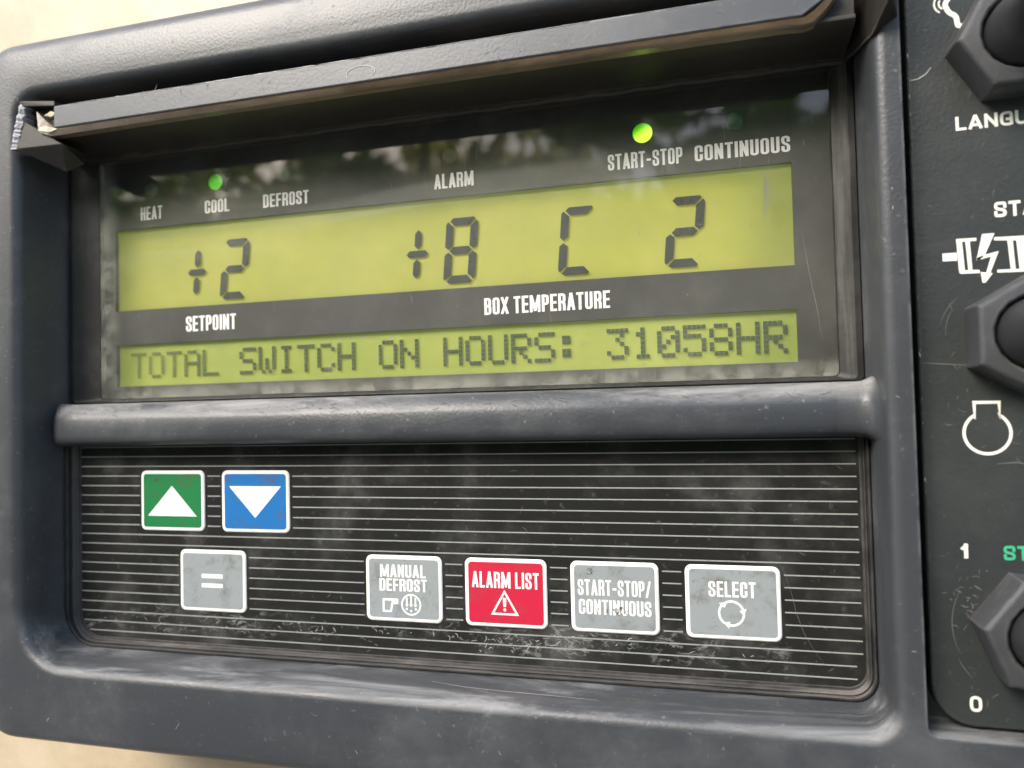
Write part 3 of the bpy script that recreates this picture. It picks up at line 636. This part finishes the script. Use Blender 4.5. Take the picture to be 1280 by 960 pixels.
for kind, u, v in BT_:
    if kind == 'green':
        o = button(u, v, M['btn_green'], 'green button with white up triangle'); q = sym(o, 'up_triangle'); q.prism([(u + 1.65, v + 2.8), (u + 12.6, v + 2.75), (u + 7.1, v + 8.5)], TOP - .005, TOP + .01); q.done()
        q = sym(o, 'grime', M['grime']); q.poly([(u + 3.1, v + 9.7), (u + 3.5, v + 10.1), (u + 4.2, v + 9.9), (u + 3.9, v + 9.4), (u + 3.4, v + 9.6), (u + 3.3, v + 9.2)], TOP + .02); q.done()
    elif kind == 'blue':
        o = button(u, v, M['btn_blue'], 'blue button with white down triangle'); q = sym(o, 'down_triangle'); q.prism([(u + 1.65, v + 8.5), (u + 7.15, v + 2.7), (u + 12.6, v + 8.5)], TOP - .005, TOP + .01); q.done()
    elif kind == 'equals':
        o = button(u, v, M['btn_grey'], 'grey button with white equals sign'); q = sym(o, 'equals_sign')
        for vv in (4.45, 6.2): q.box(u + 4.75, u + 9.3, v + vv, v + vv + .75, TOP - .005, TOP + .01)
        q.done()
    elif kind == 'defrost':
        o = button(u, v, M['btn_grey'], 'grey button reading MANUAL DEFROST')
        q = sym(o, 'lettering'); condensed(q, 'MANUAL', u + 2.75, u + 11.3, v + 7.65, v + 9.85, TOP, weight=.155); condensed(q, 'DEFROST', u + 2.6, u + 11.5, v + 5.25, v + 7.4, TOP, weight=.155); q.done()
        q = sym(o, 'hand_symbol'); line(q, [(u + 3.3, v + 3.75), (u + 5.9, v + 3.75), (u + 5.9, v + 3.2), (u + 4.95, v + 3.1), (u + 4.7, v + 1.75), (u + 3.3, v + 1.75)], .34, TOP, True); q.poly([(u + 4.6, v + 3.95), (u + 6.1, v + 3.95), (u + 6.1, v + 3.35), (u + 4.9, v + 3.3)], TOP + .008); q.done()
        q = sym(o, 'frost_symbol'); c0, c1 = u + 8.5, v + 3.0; line(q, cir(c0, c1, 1.72, 0, 360)[:-1], .27, TOP, True)
        for du in (-.8, 0, .8):
            top = 1.2 if du else 1.5
            q.box(c0 + du - .14, c0 + du + .14, c1 + .1, c1 + top, TOP - .005, TOP + .006); q.prism([(c0 + du - .32, c1 + .05), (c0 + du, c1 - .42), (c0 + du + .32, c1 + .05)], TOP - .005, TOP + .006)
        for du, dv in ((-.85, -.75), (0, -1.05), (.85, -.75)): q.poly(cir(c0 + du, c1 + dv, .2, 0, 360, 10)[:-1], TOP + .004)
        q.done()
    elif kind == 'alarm':
        o = button(u, v, M['btn_red'], 'red button reading ALARM LIST with warning triangle')
        q = sym(o, 'lettering'); condensed(q, 'ALARM LIST', u + 1.25, u + 12.95, v + 6.5, v + 9.2, TOP, weight=.155); q.done()
        q = sym(o, 'warning_triangle'); line(q, [(u + 4.8, v + 2.2), (u + 9.1, v + 2.2), (u + 6.95, v + 5.9)], .33, TOP, True); q.prism([(u + 6.72, v + 3.4), (u + 7.18, v + 3.4), (u + 7.25, v + 4.9), (u + 6.65, v + 4.9)], TOP - .005, TOP + .006); q.poly(cir(u + 6.95, v + 2.9, .25, 0, 360, 12)[:-1], TOP + .006); q.done()
    elif kind == 'startstop':
        o = button(u, v, M['btn_grey'], 'grey button reading START-STOP/ CONTINUOUS with dark grime')
        q = sym(o, 'lettering'); condensed(q, 'START-STOP/', u + 1.2, u + 13.0, v + 5.95, v + 8.5, TOP, weight=.155); condensed(q, 'CONTINUOUS', u + 1.3, u + 13.0, v + 2.9, v + 5.3, TOP, weight=.155); q.done()
        q = sym(o, 'grime', M['grime'])
        for i in range(26):
            x = u + 5.4 + rnd.gauss(2.1, 1.5); y = v + 3.75 - (x - u - 5) * .05 + rnd.gauss(0, .28); q.ribbon(squiggle(x, y, rnd.uniform(.3, .9), rnd.uniform(-.4, .4), .9), TOP + .04 + .001 * i, rnd.uniform(.05, .2))
        for i in range(8): q.ribbon(squiggle(u + 2.2 + rnd.uniform(0, 1.2), v + 9.7 + rnd.uniform(-.3, .3), .7, rnd.uniform(-1, 1), .8), TOP + .04 + .001 * i, .1)
        q.done()
    else:
        o = button(u, v, M['btn_grey'], 'grey button reading SELECT with circling arrows')
        q = sym(o, 'lettering'); condensed(q, 'SELECT', u + 3.55, u + 10.6, v + 6.55, v + 8.95, TOP, weight=.155); q.done()
        q = sym(o, 'circling_arrows'); c0, c1, r0 = u + 6.9, v + 4.05, 1.85
        for a in (112, -8, 232):
            line(q, cir(c0, c1, r0, a, a - 92, 12), .34, TOP)
            e_ = R(a - 92); tip = R(a - 122)
            q.prism([(c0 + (r0 - .55) * math.cos(e_), c1 + (r0 - .55) * math.sin(e_)), (c0 + (r0 + .55) * math.cos(e_), c1 + (r0 + .55) * math.sin(e_)), (c0 + r0 * math.cos(tip), c1 + r0 * math.sin(tip))], TOP - .004, TOP + .006)
        q.done()

# ------------------------------------------------------------------ switch plate
sw = thing('switch_plate', 'dark switch plate with white lettering set in a groove right of the display', 'switch plate', (55, -45, 5))
pl = MB(); pr = rr(26.75, 82, -45.6, 68, (5.4, 4, 4, 4))
pi_ = rr(27.0, 81.75, -45.35, 67.75, (5.2, 3.8, 3.8, 3.8))
pl.loft([f3(pr, 4.3), f3(pr, 7.8), f3(pi_, 8.0)], cap1=True)
for i in range(60):
    u = rnd.uniform(27.5, 41); v = rnd.uniform(-44, 60); pl.ribbon(squiggle(u, v, rnd.uniform(.3, 1.6), rnd.uniform(0, 6.28), .4), 8.01 + .002 * (i % 5), rnd.uniform(.03, .07), 1)
for cx, cy, r0, a0, a1 in ((37, 8.5, 7.6, 130, 165), (37.2, 9, 6.9, 150, 180), (39.5, -31.5, 9.9, 150, 205), (39.8, -31.8, 10.6, 205, 222)): pl.ribbon(cir(cx, cy, r0, a0, a1, 10), 8.03, .07, 1)
pl.ribbon([(27.0, 45.9), (28.2, 46.0), (29.2, 46.6), (29.9, 47.5)], 8.03, .16, 2); pl.ribbon([(27, 5.2), (30, 4.9), (33, 4.6)], 8.03, .10, 1); pl.ribbon([(36, -9.2), (38.5, -9.0), (41, -9.6)], 8.03, .12, 1)
for i in range(26): pl.ribbon(squiggle(26.95 + rnd.uniform(0, .2), rnd.uniform(-42, 55), rnd.uniform(.3, 1.1), R(90), .2), 7.99 + .003 * (i % 4), .14, 2)
for i in range(20): pl.ribbon(squiggle(rnd.gauss(31, 1.3), rnd.gauss(-27, 2.2), rnd.uniform(.4, 1.5), rnd.uniform(-.3, 1), .6), 8.035 + .001 * i, rnd.uniform(.05, .14), 1)
pl.build('plate', [M['plate'], M['faint'], M['scratch']], sw, lift=4, ref=8)
def word(tx, u, v, hgt, mat, width=None, label=None, bold=.025):
    q = MB(); condensed(q, tx, u, u + width, v, v + hgt, 8.03, weight=.2, cw=.58, gap=.13, hs=.185, rnd_=.34); q.build('lettering', mat, sw, label=label or 'cream word ' + tx, lift=4, ref=8)
word('LANGUAGE', 32.7, 37.9, 1.98, M['cream_ink'], 14.6); word('START', 37.05, 25.15, 2.12, M['cream_ink'], 8.7)
word('1', 31.05, -22.35, 2.05, M['cream_ink'], 1.0, label='cream numeral 1'); word('0', 31.4, -43.45, 2.15, M['cream_ink'], 1.5, label='cream numeral 0'); word('START', 36.35, -22.45, 1.98, M['green_ink'], 8.2, label='green word beginning ST')
q = sym(sw, 'motor_symbol', M['cream_ink'], 'cream starter motor symbol with lightning arrow'); h_ = 8.05; mu, mv = 30.3, 16.0
def TM(x, y): return (30.28 + (x - 258) * .01242 - (y - 420) * 0, 20.0 - (y - 420) * .01185 - (x - 258) * .0011)
TS = lambda L: [TM(x, y) for x, y in L]
q.prism(TS([(262, 372), (410, 358), (410, 455), (262, 465)]), h_ - .02, h_)
for L in ([(408, 195), (612, 180), (612, 215), (545, 220), (408, 232)], [(430, 572), (632, 560), (632, 598), (448, 612), (425, 600)], [(410, 232), (466, 228), (484, 571), (424, 575)], [(500, 224), (545, 221), (560, 566), (520, 569)],
          [(790, 172), (1095, 150), (1118, 180), (1118, 205), (790, 208)], [(808, 556), (1135, 535), (1128, 560), (1100, 570), (808, 590)], [(920, 207), (972, 206), (988, 543), (942, 546)], [(1008, 206), (1118, 206), (1135, 536), (1028, 541)],
          [(672, 135), (795, 122), (690, 385), (640, 440), (605, 445)], [(608, 446), (605, 420), (690, 380), (830, 335), (812, 385), (748, 400), (640, 440)], [(752, 400), (812, 384), (735, 600), (695, 600)], [(642, 585), (762, 598), (685, 712), (655, 712)]):
    q.prism(TS(L)[::-1], h_ - .02, h_ + .003 * (len(q.f) % 7))
q.done()
q = sym(sw, 'engine_symbol', M['cream_ink'], 'cream outline circle with a square neck')
line(q, [(33.5, -2.6)] + [(33.5, -.62), (36.6, -.66), (36.6, -2.6)] + cir(35.0, -4.9, 2.9, 57, -237, 40), .42, 8.05, True); q.done()
q = sym(sw, 'talking_symbol', M['cream_ink'], 'cream talking head symbol')
line(q, round_corners([(34.2, 52.8), (33.5, 52.9), (33.35, 54.4), (32.5, 54.9), (31.9, 56.2), (32.7, 57.4), (32.6, 58.5), (33.4, 60), (35.4, 60.6), (37.4, 59.8)], .5, False), .7, 8.05)
for k, r0 in enumerate((.8, 1.4)): line(q, cir(32.0, 56.4, r0, 150, 235, 8), .26, 8.05)
q.done()

# ------------------------------------------------------------------ toggle switches
SWG = 'toggle switches on the switch plate'
def make_switch():
    t = thing('toggle_switch', '', 'toggle switch', (40.0, 8.4, 8.0), SWG)
    cu, cv = 40.0, 8.4
    hexa = lambda r, h, ph=30: [(cu + r * math.cos(R(ph + 60 * i)), cv + r * math.sin(R(ph + 60 * i)), h) for i in range(6)]
    def hexc(r, h, cut=.07):
        out = []
        for i in range(6):
            a, b2, c2 = (Vector(hexa(r, h)[(i + k) % 6]) for k in (-1, 0, 1)); out += [tuple(b2 + (a - b2) * cut), tuple(b2), tuple(b2 + (c2 - b2) * cut)]
        return out
    nb = MB(); N3 = 18
    ring = lambda r, h: [(cu + r * math.cos(R(30 + 60 * (i - 1) / 3 + 0)), cv + r * math.sin(R(30 + 60 * (i - 1) / 3)), h) for i in range(N3)]
    nb.loft([hexc(8.05, 8.01), hexc(7.95, 12.3), hexc(7.65, 13.0), hexc(7.3, 13.25), ring(5.3, 13.45), ring(4.95, 13.1), ring(4.9, 10.5)])
    nb.build('nut', M['nut'], t, smooth=28)
    bo = MB(); loops = []
    for r, h in ((4.6, 10.2), (4.62, 12.6), (4.5, 13.9), (4.25, 15.2), (3.9, 16.4), (3.5, 17.4), (3.1, 18.6), (2.9, 20.5), (2.85, 24), (2.7, 27), (2.2, 28.2), (1.2, 28.9), (.2, 29.1)):
        k = max(0, h - 13) * .10
        loops.append([(cu + r * math.cos(R(12 * i)), cv + k + r * math.sin(R(12 * i)), h) for i in range(30)])
    bo.loft(loops, cap1=True); bo.build('boot', M['boot'], t, smooth=60)
    return t
KS = (128.84 - 12) / (128.84 - 8)
t0 = make_switch()
def copy_tree(o, parent=None):
    c_ = o.copy(); COL.objects.link(c_)
    if parent: c_.parent = parent
    for k in o.children: copy_tree(k, c_)
    return c_
t1 = copy_tree(t0); t2 = copy_tree(t0)
for t, vc, ang, lab in ((t0, 8.4, 0, 'black rubber toggle switch with hex nut just above the circle symbol'), (t1, 48.9, 31.5, 'black rubber toggle switch with hex nut above the word LANGUAGE'), (t2, -31.8, 22, 'black rubber toggle switch with hex nut between the numerals 1 and 0')):
    t.location = P(40.0 * KS, vc * KS, 12.0); t.rotation_euler = (0, R(-ang), 0); t['label'] = lab

# ------------------------------------------------------------------ trees behind the photographer, seen mirrored in the display window
def tree(x, y, hgt, rad, nleaf, mat, label, seed):
    rg = random.Random(seed)
    e = bpy.data.objects.new('tree', None); COL.objects.link(e); e.location = (x, y, 0); tag(e, label, 'tree', 'trees mirrored in the display window')
    bm = bmesh.new()
    def limb(a, b2, r0, r1):
        d = (b2 - a).normalized(); s1 = d.orthogonal().normalized(); s2 = d.cross(s1); lo = []
        for p, r in ((a, r0), (b2, r1)): lo.append([bm.verts.new(p + (s1 * math.cos(k * .785) + s2 * math.sin(k * .785)) * r) for k in range(8)])
        for k in range(8): bm.faces.new((lo[0][k], lo[0][(k + 1) % 8], lo[1][(k + 1) % 8], lo[1][k]))
    top = Vector((rg.uniform(-.2, .2), rg.uniform(-.2, .2), hgt * .55)); limb(Vector((0, 0, 0)), top, .2, .12)
    tips = []
    for k in range(9):
        a = k * 2.4; tp = Vector((math.cos(a) * rad * rg.uniform(.4, .8), math.sin(a) * rad * rg.uniform(.4, .8), hgt * rg.uniform(.45, .92))); limb(top * rg.uniform(.55, 1), tp, .07, .02); tips.append(tp)
    me = bpy.data.meshes.new('trunk'); bm.to_mesh(me); bm.free(); me.materials.append(M['bark']); o = bpy.data.objects.new('trunk', me); COL.objects.link(o); o.parent = e
    vs, fs = [], []
    cl = []
    for k in range(64):
        a = rg.uniform(0, 6.28); z = rg.uniform(.05, 1.0); r = rad * (rg.random() ** .5) * (1 - .55 * abs(z - .5)); cl.append((Vector((math.cos(a) * r, math.sin(a) * r, hgt * z)), rg.uniform(.25, .62)))
    for k in range(nleaf):
        c_, r_ = rg.choice(cl); d = Vector((rg.gauss(0, 1), rg.gauss(0, 1), rg.gauss(0, .8))) * r_ * .55; p = c_ + d
        q1 = Vector((rg.gauss(0, 1), rg.gauss(0, 1), rg.gauss(0, 1))).normalized(); q2 = q1.orthogonal().normalized(); sz_ = rg.uniform(.08, .17); b0 = len(vs)
        vs += [tuple(p - q1 * sz_), tuple(p + q2 * sz_ * .5), tuple(p + q1 * sz_), tuple(p - q2 * sz_ * .5)]; fs.append((b0, b0 + 1, b0 + 2, b0 + 3))
    me = bpy.data.meshes.new('crown'); me.from_pydata(vs, [], fs); me.materials.append(mat); o = bpy.data.objects.new('crown', me); COL.objects.link(o); o.parent = e
tree(-6.6, -7.6, 6.0, 2.6, 6000, M['leaf'], 'dark green leafy tree mirrored at the left of the display window', 1)
tree(-3.1, -7.0, 5.0, 2.1, 5000, M['leaf_b'], 'golden olive leafy tree mirrored above the word ALARM', 2)
tree(.5, -8.0, 6.6, 2.7, 6500, M['leaf'], 'tall dark green tree mirrored at the right of the display window', 3)
rg = random.Random(11); vs, fs = [], []  # unseen leaf mass, added to block low sky gaps in the window's reflection
for k in range(26000):
    p = Vector((rg.uniform(-9, 3.5), rg.gauss(0, .28), 0)); top = 3.25 + .2 * math.sin(p.x * 1.7) + .15 * math.sin(p.x * 4.1 + 1); p.z = top * rg.random() ** .7
    q1 = Vector((rg.gauss(0, 1), rg.gauss(0, 1), rg.gauss(0, 1))).normalized(); q2 = q1.orthogonal().normalized(); sz_ = rg.uniform(.07, .15); b0 = len(vs)
    vs += [tuple(p - q1 * sz_), tuple(p + q2 * sz_ * .5), tuple(p + q1 * sz_), tuple(p - q2 * sz_ * .5)]; fs.append((b0, b0 + 1, b0 + 2, b0 + 3))
me = bpy.data.meshes.new('sky_blocker'); me.from_pydata(vs, [], fs); me.materials.append(M['leaf']); ho = bpy.data.objects.new('sky_blocker', me); COL.objects.link(ho); ho.location = (0, -5.6, 0)
tag(ho, 'added leaf mass that blocks low sky from the display window', 'sky_blocker')
